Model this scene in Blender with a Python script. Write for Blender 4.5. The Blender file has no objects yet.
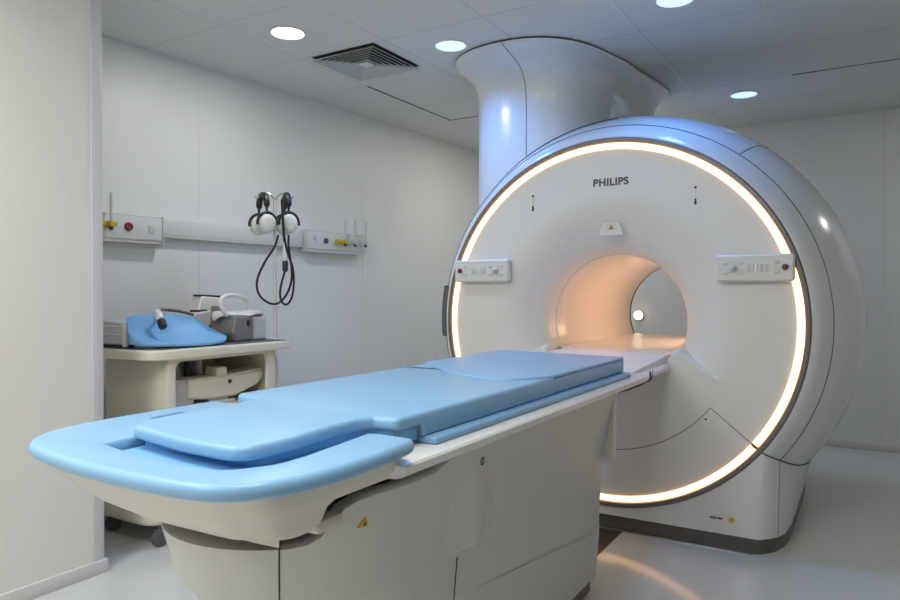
import bpy, bmesh, math, random
from mathutils import Vector, Matrix
random.seed(4)
PI = math.pi
C = bpy.context.scene.collection
sc = bpy.context.scene

# ------------------------------------------------------------------ materials
def srgb(r, g, b):
    f = lambda v: (v/255/12.92) if v/255 <= .04045 else ((v/255+.055)/1.055)**2.4
    return (f(r), f(g), f(b), 1)
def mat(name, col, rough=.5, metal=0, noise=0, nscale=30, bump=0, bscale=200, spec=.5, coat=0, emit=None, es=0, alpha=1):
    m = bpy.data.materials.new(name); m.use_nodes = True
    nt = m.node_tree; b = nt.nodes['Principled BSDF']
    b.inputs['Base Color'].default_value = col
    b.inputs['Roughness'].default_value = rough
    b.inputs['Metallic'].default_value = metal
    b.inputs['Specular IOR Level'].default_value = spec
    b.inputs['Coat Weight'].default_value = coat
    b.inputs['Coat Roughness'].default_value = .12
    if emit:
        b.inputs['Emission Color'].default_value = emit
        b.inputs['Emission Strength'].default_value = es
    tc = nt.nodes.new('ShaderNodeTexCoord')
    if noise:
        n = nt.nodes.new('ShaderNodeTexNoise'); n.inputs['Scale'].default_value = nscale
        n.inputs['Detail'].default_value = 4
        r = nt.nodes.new('ShaderNodeMapRange')
        r.inputs['To Min'].default_value = 1-noise; r.inputs['To Max'].default_value = 1+noise
        mx = nt.nodes.new('ShaderNodeVectorMath'); mx.operation = 'SCALE'
        mx.inputs[0].default_value = col[:3]
        nt.links.new(tc.outputs['Object'], n.inputs['Vector'])
        nt.links.new(n.outputs['Fac'], r.inputs['Value'])
        nt.links.new(r.outputs['Result'], mx.inputs['Scale'])
        nt.links.new(mx.outputs['Vector'], b.inputs['Base Color'])
    if bump:
        n2 = nt.nodes.new('ShaderNodeTexNoise'); n2.inputs['Scale'].default_value = bscale
        bp = nt.nodes.new('ShaderNodeBump'); bp.inputs['Strength'].default_value = bump
        bp.inputs['Distance'].default_value = .002
        nt.links.new(tc.outputs['Object'], n2.inputs['Vector'])
        nt.links.new(n2.outputs['Fac'], bp.inputs['Height'])
        nt.links.new(bp.outputs['Normal'], b.inputs['Normal'])
    return m

M = {}
M['wall'] = mat('wall_panel', srgb(228, 228, 224), .42, noise=.012, nscale=3)
M['pier'] = mat('near_wall_paint', srgb(224, 221, 213), .55, noise=.02, nscale=60)
M['strip'] = mat('corner_profile', srgb(205, 204, 208), .35)
M['skirt'] = mat('skirting', srgb(214, 211, 207), .35)
M['joint'] = mat('panel_joint', srgb(221, 221, 217), .6)
M['ceil'] = mat('ceiling_tile', srgb(220, 220, 217), .9, noise=.10, nscale=90, bump=.5, bscale=300)
M['ceilgap'] = mat('ceiling_gap', srgb(200, 200, 196), .9)
M['ceildark'] = mat('ceiling_dark_gap', srgb(60, 60, 60), .9)
M['tbar'] = mat('ceiling_runner', srgb(224, 224, 220), .6)
M['louvre'] = mat('vent_louvre', srgb(196, 196, 192), .7)
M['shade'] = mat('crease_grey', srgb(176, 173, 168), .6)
M['floor'] = mat('vinyl_floor', srgb(204, 205, 201), .15, noise=.035, nscale=90, spec=.5)
M['cover'] = mat('scanner_cover', srgb(220, 220, 219), .22, noise=.006, nscale=5, coat=.5)
M['face'] = mat('scanner_face', srgb(222, 219, 214), .34, noise=.006, nscale=5)
M['bore'] = mat('bore_liner', srgb(226, 220, 212), .26, noise=.01, nscale=8)
M['plinth'] = mat('dark_plinth', srgb(92, 88, 84), .4)
M['bezel'] = mat('ring_bezel', srgb(120, 112, 108), .35, .3)
M['seam'] = mat('seam_line', srgb(95, 93, 90), .7)
M['seamdark'] = mat('seam_line_dark', srgb(50, 48, 46), .7)
M['panel'] = mat('panel_plastic', srgb(216, 215, 210), .4)
M['button'] = mat('button_plastic', srgb(204, 203, 199), .4)
M['whitebtn'] = mat('white_key', srgb(240, 240, 240), .3)
M['redbtn'] = mat('stop_button', srgb(120, 20, 12), .3)
M['logo'] = mat('logo_grey', srgb(88, 84, 84), .5)
M['black'] = mat('black_plastic', srgb(26, 26, 27), .45)
M['rubber'] = mat('black_rubber', srgb(18, 18, 19), .5)
M['yellow'] = mat('label_yellow', srgb(206, 170, 40), .5)
M['blue'] = mat('blue_vinyl', srgb(136, 181, 216), .36, noise=.012, nscale=14, bump=.06, bscale=500)
M['blue2'] = mat('blue_foam', srgb(122, 178, 222), .5, noise=.02, nscale=30)
M['rail'] = mat('tabletop_white', srgb(232, 230, 226), .25)
M['ped'] = mat('pedestal_grey', srgb(202, 199, 193), .42, noise=.012, nscale=60)
M['shell'] = mat('tray_shell', srgb(214, 208, 198), .38)
M['cream'] = mat('cart_cream', srgb(222, 216, 196), .45)
M['carttop'] = mat('cart_mat', srgb(84, 86, 88), .5)
M['coil'] = mat('coil_white', srgb(224, 222, 216), .35)
M['coilgrey'] = mat('coil_grey', srgb(126, 124, 121), .5)
M['coilmid'] = mat('coil_pale_grey', srgb(198, 199, 196), .45)
M['screen'] = mat('dark_window', srgb(52, 54, 56), .25)
M['steel'] = mat('steel', srgb(190, 190, 188), .3, .9)
M['pole'] = mat('pole_painted', srgb(204, 204, 198), .35, .2)
M['brown'] = mat('brown_hose', srgb(120, 100, 88), .5)
M['brassy'] = mat('gas_yellow', srgb(196, 178, 40), .4)
M['gasred'] = mat('gas_red', srgb(130, 52, 50), .4)
M['plate'] = mat('floor_plate', srgb(78, 68, 60), .28, .4)
M['wheel'] = mat('wheel_grey', srgb(90, 90, 90), .5)
M['ear'] = mat('ear_cup', srgb(214, 213, 208), .35)
M['ring'] = mat('ring_light', (1, .8, .6, 1), .4, emit=(1, .53, .25, 1), es=4.2)
M['bfill'] = mat('bore_fill', (1, .8, .6, 1), .4, emit=(1, .5, .25, 1), es=6)
M['lampw'] = mat('lamp_white', (1, 1, 1, 1), .4, emit=(1, 1, .985, 1), es=9)
M['lampb'] = mat('lamp_blue', (1, 1, 1, 1), .4, emit=(.44, .70, 1, 1), es=1.5)
M['lampwarm'] = mat('lamp_warm', (1, 1, 1, 1), .4, emit=(1, .85, .62, 1), es=5)

# ------------------------------------------------------------------ helpers
WM = {}
def wm(o): return WM.get(o.name, Matrix.Identity(4))
def finish(name, verts, faces, m, parent=None, ang=35, mats=None, fm=None):
    me = bpy.data.meshes.new(name)
    inv = wm(parent).inverted() if parent else Matrix.Identity(4)
    me.from_pydata([inv @ Vector(v) for v in verts], [], faces)
    me.materials.append(m)
    bm = bmesh.new(); bm.from_mesh(me)
    bmesh.ops.recalc_face_normals(bm, faces=bm.faces)
    bm.to_mesh(me); bm.free()
    for p in me.polygons: p.use_smooth = True
    me.set_sharp_from_angle(angle=math.radians(ang))
    o = bpy.data.objects.new(name, me); C.objects.link(o)
    if parent:
        o.parent = parent; WM[o.name] = wm(parent)
    return o
def thing(name, label, cat, loc=(0, 0, 0), rz=0, group=None):
    o = bpy.data.objects.new(name, None); C.objects.link(o)
    o.location = loc; o.rotation_euler = (0, 0, rz); o.empty_display_size = .05
    WM[o.name] = Matrix.Translation(loc) @ Matrix.Rotation(rz, 4, 'Z')
    o['label'] = label; o['category'] = cat
    if group: o['group'] = group
    return o
def tag(o, label, cat, group=None):
    o['label'] = label; o['category'] = cat
    if group: o['group'] = group
    return o
def dup(root, delta, label=None):
    r = root.copy(); C.objects.link(r); r.location = root.location + Vector(delta)
    if label: r['label'] = label
    for ch in list(root.children):
        c = ch.copy(); C.objects.link(c); c.parent = r
        for g in list(ch.children):
            d = g.copy(); C.objects.link(d); d.parent = c
    return r
class MB:
    def __init__(s): s.v = []; s.f = []
    def add(s, v, f):
        n = len(s.v); s.v += [tuple(p) for p in v]; s.f += [tuple(i+n for i in q) for q in f]; return s
    def box(s, x0, x1, y0, y1, z0, z1, b=0, seg=2, mtx=None):
        bm = bmesh.new(); bmesh.ops.create_cube(bm, size=1)
        for v in bm.verts:
            v.co = Vector(((x0+x1)/2+v.co.x*(x1-x0), (y0+y1)/2+v.co.y*(y1-y0), (z0+z1)/2+v.co.z*(z1-z0)))
        if b: bmesh.ops.bevel(bm, geom=list(bm.edges), offset=b, segments=seg, affect='EDGES', profile=.5)
        bm.verts.ensure_lookup_table()
        for i, v in enumerate(bm.verts): v.index = i
        vs = [(mtx @ v.co if mtx else v.co.copy()) for v in bm.verts]
        fs = [[v.index for v in f.verts] for f in bm.faces]; bm.free()
        return s.add(vs, fs)
    def loft(s, rings, cap=True, closed=True):
        n = len(rings[0]); v = [p for r in rings for p in r]; f = []
        for i in range(len(rings)-1):
            for j in range(n if closed else n-1):
                k = (j+1) % n
                f.append((i*n+j, i*n+k, (i+1)*n+k, (i+1)*n+j))
        if cap:
            f.append(tuple(range(n))[::-1]); f.append(tuple((len(rings)-1)*n+j for j in range(n)))
        return s.add(v, f)
    def tube(s, pts, r, n=8, cap=True):
        P = [Vector(p) for p in pts]; rings = []; up = None
        for i, p in enumerate(P):
            t = (P[min(i+1, len(P)-1)]-P[max(i-1, 0)]).normalized()
            if up is None:
                up = Vector((0, 0, 1)) if abs(t.z) < .9 else Vector((1, 0, 0))
            u = (up - t*up.dot(t)).normalized(); w = t.cross(u); up = u
            rr = r[i] if isinstance(r, (list, tuple)) else r
            rings.append([p+u*math.cos(a)*rr+w*math.sin(a)*rr for a in [2*PI*k/n for k in range(n)]])
        return s.loft(rings, cap)
    def lathe(s, prof, c, axis='Z', n=32, cap=True):
        rings = []
        for (r, h) in prof:
            ring = []
            for k in range(n):
                a = 2*PI*k/n; x, y = r*math.cos(a), r*math.sin(a)
                if axis == 'Z': p = (c[0]+x, c[1]+y, c[2]+h)
                elif axis == 'Y': p = (c[0]+x, c[1]+h, c[2]+y)
                else: p = (c[0]+h, c[1]+x, c[2]+y)
                ring.append(p)
            rings.append(ring)
        return s.loft(rings, cap)
    def build(s, name, m, parent=None, ang=35): return finish(name, s.v, s.f, m, parent, ang)
def rpoly(pts, rad, n=8):
    """polygon with rounded corners"""
    out = []; N = len(pts)
    for i in range(N):
        p = Vector(pts[i]); a = Vector(pts[i-1]); b = Vector(pts[(i+1) % N])
        r = rad[i] if isinstance(rad, (list, tuple)) else rad
        if r <= 0: out.append((p.x, p.y)); continue
        u = (a-p).normalized(); w = (b-p).normalized()
        h = math.acos(max(-1, min(1, u.dot(w))))/2
        t = min(r/math.tan(h), (a-p).length*.49, (b-p).length*.49); 
        s0 = p+u*t; s1 = p+w*t
        for k in range(n+1):
            q = k/n; x = s0*(1-q)**2+p*2*q*(1-q)+s1*q*q
            out.append((x.x, x.y))
    return out
def offset(o, d):
    n = len(o); area = sum(o[i][0]*o[(i+1) % n][1]-o[(i+1) % n][0]*o[i][1] for i in range(n))
    sg = 1 if area > 0 else -1; res = []
    for i in range(n):
        a = Vector(o[i-1]); p = Vector(o[i]); b = Vector(o[(i+1) % n])
        e1 = (p-a); e2 = (b-p)
        if e1.length < 1e-9: e1 = e2
        if e2.length < 1e-9: e2 = e1
        n1 = Vector((-e1.y, e1.x)).normalized(); n2 = Vector((-e2.y, e2.x)).normalized()
        m = (n1+n2); m = m.normalized() if m.length > 1e-6 else n1
        k = 1/max(.45, m.dot(n1))
        q = p+m*sg*d*k; res.append((q.x, q.y))
    return res
def slab(mb, o, z0, z1, r, seg=4, top=None, rb=None):
    """flat cushion shape with rounded rims. o is an outline in x,y"""
    rb = r if rb is None else rb
    rings = []
    for k in range(seg+1):
        a = PI/2*k/seg
        rings.append([(x, y, z0+rb-rb*math.cos(a)) for x, y in offset(o, rb-rb*math.sin(a))])
    for k in range(seg+1):
        a = PI/2*k/seg
        rings.append([(x, y, z1-r+r*math.sin(a)) for x, y in offset(o, r-r*math.cos(a))])
    return mb.loft(rings)
def prismX(mb, o, x0, x1, b=0):  # outline in (y,z), extruded in x
    rings = [[(x0, y, z) for y, z in offset(o, b)], [(x0+b, y, z) for y, z in o], [(x1-b, y, z) for y, z in o], [(x1, y, z) for y, z in offset(o, b)]] if b else [[(x0, y, z) for y, z in o], [(x1, y, z) for y, z in o]]
    return mb.loft(rings)
def prismY(mb, o, y0, y1, b=0):  # outline in (x,z)
    rings = [[(x, y0, z) for x, z in offset(o, b)], [(x, y0+b, z) for x, z in o], [(x, y1-b, z) for x, z in o], [(x, y1, z) for x, z in offset(o, b)]] if b else [[(x, y0, z) for x, z in o], [(x, y1, z) for x, z in o]]
    return mb.loft(rings)
def struct(o): o['kind'] = 'structure'; return o
def smooth_path(pts, n=8):
    P = [Vector(p) for p in pts]; out = []
    for i in range(len(P)-1):
        p0 = P[max(i-1, 0)]; p1 = P[i]; p2 = P[i+1]; p3 = P[min(i+2, len(P)-1)]
        for k in range(n):
            t = k/n
            out.append(.5*((2*p1)+(-p0+p2)*t+(2*p0-5*p1+4*p2-p3)*t*t+(-p0+3*p1-3*p2+p3)*t**3))
    out.append(P[-1]); return out

# ------------------------------------------------------------------ the room
CEIL = 2.58; YB = 6.17
XR = 3.1; YF = -2.6
def wallx(y): return -3.52+.24*(y-2.2)/3.65       # the long left wall leans a little
struct(MB().box(-4.2, XR+.1, YF-.1, YB+.1, -.1, 0).build('floor', M['floor']))
ceiling = struct(MB().box(-4.2, XR+.1, YF-.1, YB+.1, CEIL, CEIL+.1).build('ceiling', M['ceil']))
struct(MB().box(-4.2, XR+.1, YB, YB+.1, 0, CEIL).build('wall_back', M['wall']))
struct(MB().box(XR, XR+.1, YF, YB, 0, CEIL).build('wall_right', M['wall']))
struct(MB().box(-4.2, XR+.1, YF-.1, YF, 0, CEIL).build('wall_front', M['wall']))
mb = MB(); y0, y1 = 1.6, YB
mb.loft([[(wallx(y0), y0, z), (wallx(y1), y1, z), (wallx(y1)-.1, y1, z), (wallx(y0)-.1, y0, z)] for z in (0, CEIL)])
struct(mb.build('wall_left', M['wall']))
near = struct(MB().box(-4.2, -2.81, YF, 1.748, 0, CEIL).build('wall_near', M['pier']))
struct(MB().box(-2.855, -2.806, 1.704, 1.753, .055, CEIL, .003).build('trim_1', M['strip']))
struct(MB().box(-2.9, -2.797, YF, 1.766, 0, .058, .004).build('baseboard_near', M['skirt']))
struct(MB().box(-3.3, XR, YB-.012, YB, 0, .06, .004).build('baseboard_back', M['skirt']))
mb = MB(); mb.loft([[(wallx(1.8), 1.8, z), (wallx(YB), YB, z), (wallx(YB)+.012, YB, z), (wallx(1.8)+.012, 1.8, z)] for z in (0, .06)])
struct(mb.build('baseboard_left', M['skirt']))
# panel joints of the walls
n = 2
for y in (2.79, 4.25, 5.2):
    struct(MB().box(wallx(y)-.01, wallx(y)+.0012, y-.003, y+.003, .06, CEIL).build('trim_%d' % n, M['joint'])); n += 1
for x in (-1.9, -.97, .085, 1.1):
    struct(MB().box(x-.004, x+.004, YB-.002, YB+.01, .06, CEIL).build('trim_%d' % n, M['joint'])); n += 1
# ceiling grid
mb = MB(); md = MB(); mw = MB()
for k in range(-3, 8):
    y = 3.65+.607*(k-3)
    mb.box(-4.2, XR, y-.0025, y+.0025, CEIL-.0008, CEIL+.01)
for k in range(-5, 5):
    x = -.44+.61*(-k) if k > 0 else -.44-.61*k
for i in range(-5, 6):
    x = -.44+.61*i
    if i == -1: mw.box(x-.007, x+.007, 3.0, YB, CEIL-.003, CEIL+.01)
    elif i == 0: mw.box(x-.003, x+.003, YF, YB, CEIL-.001, CEIL+.01)
    else: mb.box(x-.0025, x+.0025, YF, YB, CEIL-.0008, CEIL+.01)
md.box(-2.876, -2.866, 3.66, 4.72, CEIL-.0025, CEIL+.01)
md.box(-2.87, -2.4, 4.715, 4.724, CEIL-.0025, CEIL+.01)
md.box(-.43, -.24, 4.857, 4.868, CEIL-.0025, CEIL+.01)
md.box(-.24, .6, 4.857, 4.862, CEIL-.0025, CEIL+.01)
struct(mb.build('trim_%d' % n, M['ceilgap'])); n += 1
struct(mw.build('trim_%d' % n, M['tbar'])); n += 1
struct(md.build('trim_%d' % n, M['ceildark'])); n += 1

# ------------------------------------------------------------------ ceiling lights
def downlight(x, y, m, label, power, col, spread=PI, r=.088):
    t = thing('ceiling_downlight', label, 'ceiling light', (x, y, CEIL), 0, 'round recessed ceiling lights')
    MB().lathe([(r+.012, 0), (r+.012, -.003), (r+.002, -.007), (r-.004, -.004), (r-.004, .0)], (x, y, CEIL), n=40, cap=False).build('rim', M['tbar'], t)
    MB().lathe([(.002, -.0035), (r-.002, -.0035), (r-.002, 0)], (x, y, CEIL), n=40).build('diffuser', m, t)
    if power:
        L = bpy.data.lights.new('downlight_lamp', 'AREA'); L.shape = 'DISK'; L.size = r*2; L.energy = power; L.color = col; L.spread = spread
        lo = bpy.data.objects.new('downlight_lamp', L); C.objects.link(lo); lo.location = (0, 0, -.012); lo.parent = t
    return t
WHT = (.985, 1, .985); BLU = (.08, .33, 1)
downlight(-2.645, 2.69, M['lampw'], 'white round ceiling light near the left wall, beside the air vent', 10, WHT)
downlight(-2.005, 3.30, M['lampb'], 'blue-white round ceiling light just left of the column flare', 8, BLU, 2.4)
downlight(-.79, 3.33, M['lampb'], 'blue-white round ceiling light cut off by the top edge of the photo', 4.5, BLU, 2.4)
downlight(-.756, 5.17, M['lampb'], 'blue-white round ceiling light farthest back, right of the column', 2.5, BLU, 2.4)

def ceiling_panel(x, y, sx, sy, power, col=WHT):
    t = thing('ceiling_light_panel', 'square white ceiling light panel out of view behind the photographer', 'ceiling light', (x, y, CEIL), 0, 'light panels over the front of the room')
    MB().box(x-sx/2-.015, x+sx/2+.015, y-sy/2-.015, y+sy/2+.015, CEIL-.006, CEIL+.001, .002).build('frame', M['tbar'], t)
    MB().box(x-sx/2, x+sx/2, y-sy/2, y+sy/2, CEIL-.009, CEIL-.004).build('diffuser', M['lampw'], t)
    L = bpy.data.lights.new('panel_lamp', 'AREA'); L.shape = 'RECTANGLE'; L.size = sx; L.size_y = sy; L.energy = power; L.color = col
    lo = bpy.data.objects.new('panel_lamp', L); C.objects.link(lo); lo.location = (0, 0, -.02); lo.parent = t
ceiling_panel(-2.1, .3, .6, .6, 18)
ceiling_panel(-.6, .6, .6, .6, 17)
ceiling_panel(-1.5, -1.2, .6, 1.2, 27)
downlight(-1.75, 5.38, M['lampw'], 'unseen white round ceiling light added behind the right side of the scanner column', 4, WHT)  # added lamp, out of sight, brightens the back of the room
downlight(-2.4, 5.05, M['lampw'], 'unseen white round ceiling light added behind the left side of the scanner column', 7, WHT)  # added lamp, out of sight, brightens the far end of the left wall
downlight(1.35, 5.5, M['lampw'], 'white round ceiling light near the back wall, outside the right edge of the photo', 7, WHT)

# air vent, four-way louvres
vx0, vx1, vy0, vy1 = -2.80, -2.345, 3.04, 3.495
t = thing('air_vent', 'square white ceiling air vent with dark nested louvre slots', 'air vent', ((vx0+vx1)/2, (vy0+vy1)/2, CEIL))
MB().box(vx0, vx1, vy0, vy1, CEIL-.0015, CEIL+.005).build('backing', M['ceildark'], t)
cx, cy = (vx0+vx1)/2, (vy0+vy1)/2; hw = (vx1-vx0)/2
for i in range(7):
    h = hw*(1-i/7.6)
    rings = []
    for (hh, z) in ((h-.030, CEIL-.001), (h, CEIL-.022), (h-.003, CEIL-.0235), (h-.034, CEIL-.002)):
        rings.append([(cx-hh, cy-hh, z), (cx+hh, cy-hh, z), (cx+hh, cy+hh, z), (cx-hh, cy+hh, z)])
    m_ = MB(); m_.loft(rings, cap=False)
    m_.build('louvre', M['louvre'], t)
MB().box(cx-.035, cx+.035, cy-.035, cy+.035, CEIL-.022, CEIL-.002, .003).build('center_plate', M['tbar'], t)

# ------------------------------------------------------------------ the scanner
CX, CZ = -1.158, 1.05; YFACE = 3.43
scan = thing('mri_scanner', 'large round white scanner with a glowing ring around its face and an open tunnel', 'mri scanner', (CX, 4.2, 0))
TH0, TH1 = math.radians(-38), math.radians(218)
PROF = [(.940, 3.428), (.955, 3.434), (.985, 3.475), (1.02, 3.53), (1.06, 3.60), (1.10, 3.69), (1.126, 3.80), (1.143, 3.92), (1.150, 4.1),
        (1.148, 4.4), (1.125, 4.75), (1.08, 5.05), (1.0, 5.12), (.9, 5.20)]
def pc(R, Y, th): return (CX+R*math.cos(th), Y, CZ+R*math.sin(th))
# drum
mb = MB(); NT = 140
rings = [[pc(R, Y, TH0+(TH1-TH0)*k/NT) for k in range(NT+1)] for R, Y in PROF]
mb.loft(rings, cap=False, closed=False)
drum = mb.build('drum_cover', M['cover'], scan, 60)
# base: from the lower end of the drum's edge down to the floor
FP = [(-.32+.0, 3.95), (-.335, 3.72), (-.37, 3.56), (-.44, 3.455), (-.55, 3.42)]
half = {}
def base_bottom(i):
    ys = [(.715, 3.418), (.735, 3.425), (.765, 3.455), (.80, 3.505), (.822, 3.58), (.833, 3.68), (.838, 3.80), (.838, 3.92), (.838, 4.1), (.836, 4.4), (.83, 4.75), (.81, 4.96), (.78, 5.10), (.7, 5.17)]
    return ys[i]
cols_top = []; cols_bot = []
for i in range(len(PROF)-1, -1, -1):
    R, Y = PROF[i]; w, yb = base_bottom(i)
    cols_top.append(pc(R, Y, TH0)); cols_bot.append((CX+w, yb, .07))
NA = 60
R0 = .940
for k in range(1, NA):
    th = TH0+(-PI-2*TH0)*k/NA
    th = TH0+((-PI-TH0)-TH0)*k/NA
    cols_top.append(pc(R0, 3.428, th))
    q = k/NA; cols_bot.append((CX+.715*(1-2*q), 3.418, .07))
for i in range(len(PROF)):
    R, Y = PROF[i]; w, yb = base_bottom(i)
    cols_top.append(pc(R, Y, PI-TH0)); cols_bot.append((CX-w, yb, .07))
rings = []
for s_ in range(9):
    q = s_/8; ring = []
    for a, b in zip(cols_top, cols_bot):
        p = Vector(a).lerp(Vector(b), q)
        e = q*q*(3-2*q)
        p.y = a[1]*(1-e)+b[1]*e
        p.x = a[0]+(b[0]-a[0])*(q**.85 if abs(a[0]-CX) > .7 else q)
        ring.append(tuple(p))
    rings.append(ring)
mb = MB(); mb.loft(rings, cap=False, closed=False)
mb.build('base_cover', M['cover'], scan, 40)
mb = MB()
pl = [(x+(CX-x)*.008, y+.006, z) for x, y, z in cols_bot]
mb.loft([[(x, y, .0) for x, y, z in pl], [(x, y, .071) for x, y, z in pl]], cap=False)
mb.build('plinth', M['plinth'], scan)
# ring bezel and lights
mb = MB()
mb.lathe([(.941, 3.44), (.9405, 3.424), (.934, 3.416), (.918, 3.416), (.914, 3.421), (.913, 3.445)], (CX, 0, CZ), 'Y', 160, cap=False)
mb.build('ring_bezel', M['bezel'], scan, 50)
def arc_strip(prof, a0, a1, n=120):
    m_ = MB(); m_.loft([[pc(R, Y, a0+(a1-a0)*k/n) for k in range(n+1)] for R, Y in prof], cap=False, closed=False); return m_
g = math.radians(.45)
rp = [(.882, 3.432), (.884, 3.425), (.890, 3.421), (.905, 3.421), (.911, 3.425), (.914, 3.434)]
arc_strip(rp, TH0+g, PI-TH0-g).build('ring_light', M['ring'], scan)
arc_strip(rp, -PI-TH0+g, TH0-g).build('ring_light', M['ring'], scan)
# face with the flared mouth of the tunnel
def dishY(R, z, dx=9):
    Y = YFACE
    if R < .66:
        q = min(1, (.66-R)/.295); Y = YFACE+.225*(1-math.sqrt(max(0, 1-q*q)))
    if z < CZ: Y = min(Y, YFACE+max(0, z-min(.905, .783+(.573-dx)*.57))*5) if dx < .6 else Y
    return Y
mb = MB(); NR = 120; NTH = 560; rings = []
for i in range(NR+1):
    q = i/NR; R = .884-(.884-.362)*(1-(1-q)**1.5)
    rings.append([(CX+R*math.cos(a), dishY(R, CZ+R*math.sin(a), abs(R*math.cos(a))), CZ+R*math.sin(a)) for a in [2*PI*k/NTH for k in range(NTH)]])
mb.loft(rings, cap=False); mb.build('face_cover', M['face'], scan, 60)
# tunnel
mb = MB(); last = rings[-1]
def bring(R, Y): return [(CX+R*math.cos(a), Y, CZ+R*math.sin(a)) for a in [2*PI*k/NTH for k in range(NTH)]]
mb.loft([last, [(x, max(y+.0, 3.66), z) for x, y, z in bring(.358, 3.66)], bring(.353, 3.8), bring(.35, 4.2), bring(.35, 4.8), bring(.352, 5.022)], cap=False)
mb.build('tunnel_liner', M['bore'], scan, 60)
mb = MB(); mb.loft([bring(.352, 5.022), bring(.352, 5.026), bring(.355, 5.062)], cap=False); mb.build('tunnel_edge', M['seamdark'], scan, 60)
mb = MB(); mb.loft([bring(.355, 5.062), bring(.375, 5.11), bring(.43, 5.16), bring(.55, 5.20), bring(.9, 5.20)], cap=False)
mb.build('rear_cover', M['cover'], scan, 60)
# rear lower cover closes the base
mb = MB(); mb.box(CX-.72, CX+.72, 5.12, 5.18, .05, .5, .02); mb.build('rear_panel', M['cover'], scan)
# tunnel floor
mb = MB(); o = [(CX-.316, 3.63), (CX-.316, 4.86), (CX+.316, 4.86), (CX+.316, 3.63)]
rings = []
for y in (3.60, 3.75, 4.2, 5.05):
    rings.append([(CX+(.319 if y > 3.7 else .315)*u, y, .906-.008*(1-u*u)) for u in [-1+2*k/16 for k in range(17)]]+[(CX+.25, y, .83), (CX-.25, y, .83)])
mb.loft(rings); mb.build('tunnel_floor', M['bore'], scan)
# unseen warm strip added to make the tunnel glow, high on its right-hand wall
a0 = math.radians(8); a1 = math.radians(13)
mb = MB(); mb.loft([[pc(.347, y, a0+(a1-a0)*k/4) for k in range(5)]+[pc(.352, y, a0+(a1-a0)*k/4) for k in (4, 3, 2, 1, 0)] for y in (3.85, 4.75)])
mb.build('tunnel_fill_strip', M['bfill'], scan)
L = bpy.data.lights.new('tunnel_fill', 'AREA'); L.shape = 'RECTANGLE'; L.size = .03; L.size_y = .85; L.energy = 3.3; L.color = (1, .6, .38)  # added lamp that casts the strip's warm glow on the liner
lo = bpy.data.objects.new('tunnel_fill', L); C.objects.link(lo); lo.parent = scan
pp = Vector(pc(.340, 4.3, math.radians(10.5))); d_ = Vector((math.cos(math.radians(10.5)), 0, math.sin(math.radians(10.5))))
X_ = Vector((0, 0, 1)).cross(d_)
zc = d_; yc = Vector((0, 1, 0)); xc = yc.cross(zc)
lo.matrix_local = wm(scan).inverted() @ Matrix.Translation(pp) @ Matrix((xc, yc, zc)).transposed().to_4x4()
# cover seams
def seam(name, pts, m, r=.0016): return MB().tube(pts, r, 6).build(name, m, scan)
seam('cover_seam', [pc(1.0215, 3.529, TH0+(TH1-TH0)*k/100) for k in range(101)], M['seam'], .0016)
seam('cover_seam', [pc(R+.001, Y, TH0) for R, Y in PROF[:10]], M['seamdark'], .0030)
seam('cover_seam', [pc(R+.001, Y, PI-TH0) for R, Y in PROF[:10]], M['seamdark'], .0022)
seam('cover_seam', [pc(R+.0005, Y, math.radians(52.5)) for R, Y in PROF[3:9]], M['seam'], .0022)
seam('face_seam', [pc(.648, YFACE-.0003, math.radians(-37.5-105*k/60)) for k in range(61)]+[], M['seam'], .0016)
seam('face_seam', [pc(.648, YFACE-.0003, math.radians(-37.5)), pc(.875, YFACE-.0003, math.radians(-38))], M['seam'], .0016)
seam('face_seam', [pc(.648, YFACE-.0003, math.radians(-142.5)), pc(.875, YFACE-.0003, math.radians(-142))], M['seam'], .0016)
i_ = [k for k in range(len(PROF)) if PROF[k][0] == 1.02][0]
idx = len(PROF)-1-i_
seam('base_seam', [Vector(rings_) + Vector((0.0004, -.0004, 0)) for rings_ in [Vector(cols_top[idx]).lerp(Vector(cols_bot[idx]), 0)]+
     [Vector((cols_top[idx][0]+(cols_bot[idx][0]-cols_top[idx][0])*((s_/8)**.85), cols_top[idx][1]*(1-(s_/8)**2*(3-2*s_/8))+cols_bot[idx][1]*((s_/8)**2*(3-2*s_/8)), cols_top[idx][2]+(.07-cols_top[idx][2])*s_/8)) for s_ in range(1, 9)]], M['seam'], .0012)
seam('cover_seam', [pc(1.101, 3.688, math.radians(91+60*k/40)) for k in range(41)], M['seamdark'], .0032)
# grip on the left flank
mb = MB(); mb.loft([[pc(R, Y, math.radians(a)) for a in [169+17*k/12 for k in range(13)]] for R, Y in ((.955, 3.437), (.975, 3.440), (1.0, 3.452), (1.02, 3.49), (1.025, 3.54), (1.0, 3.56))], cap=False, closed=False)
mb.build('flank_grip', M['wheel'], scan)
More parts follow.
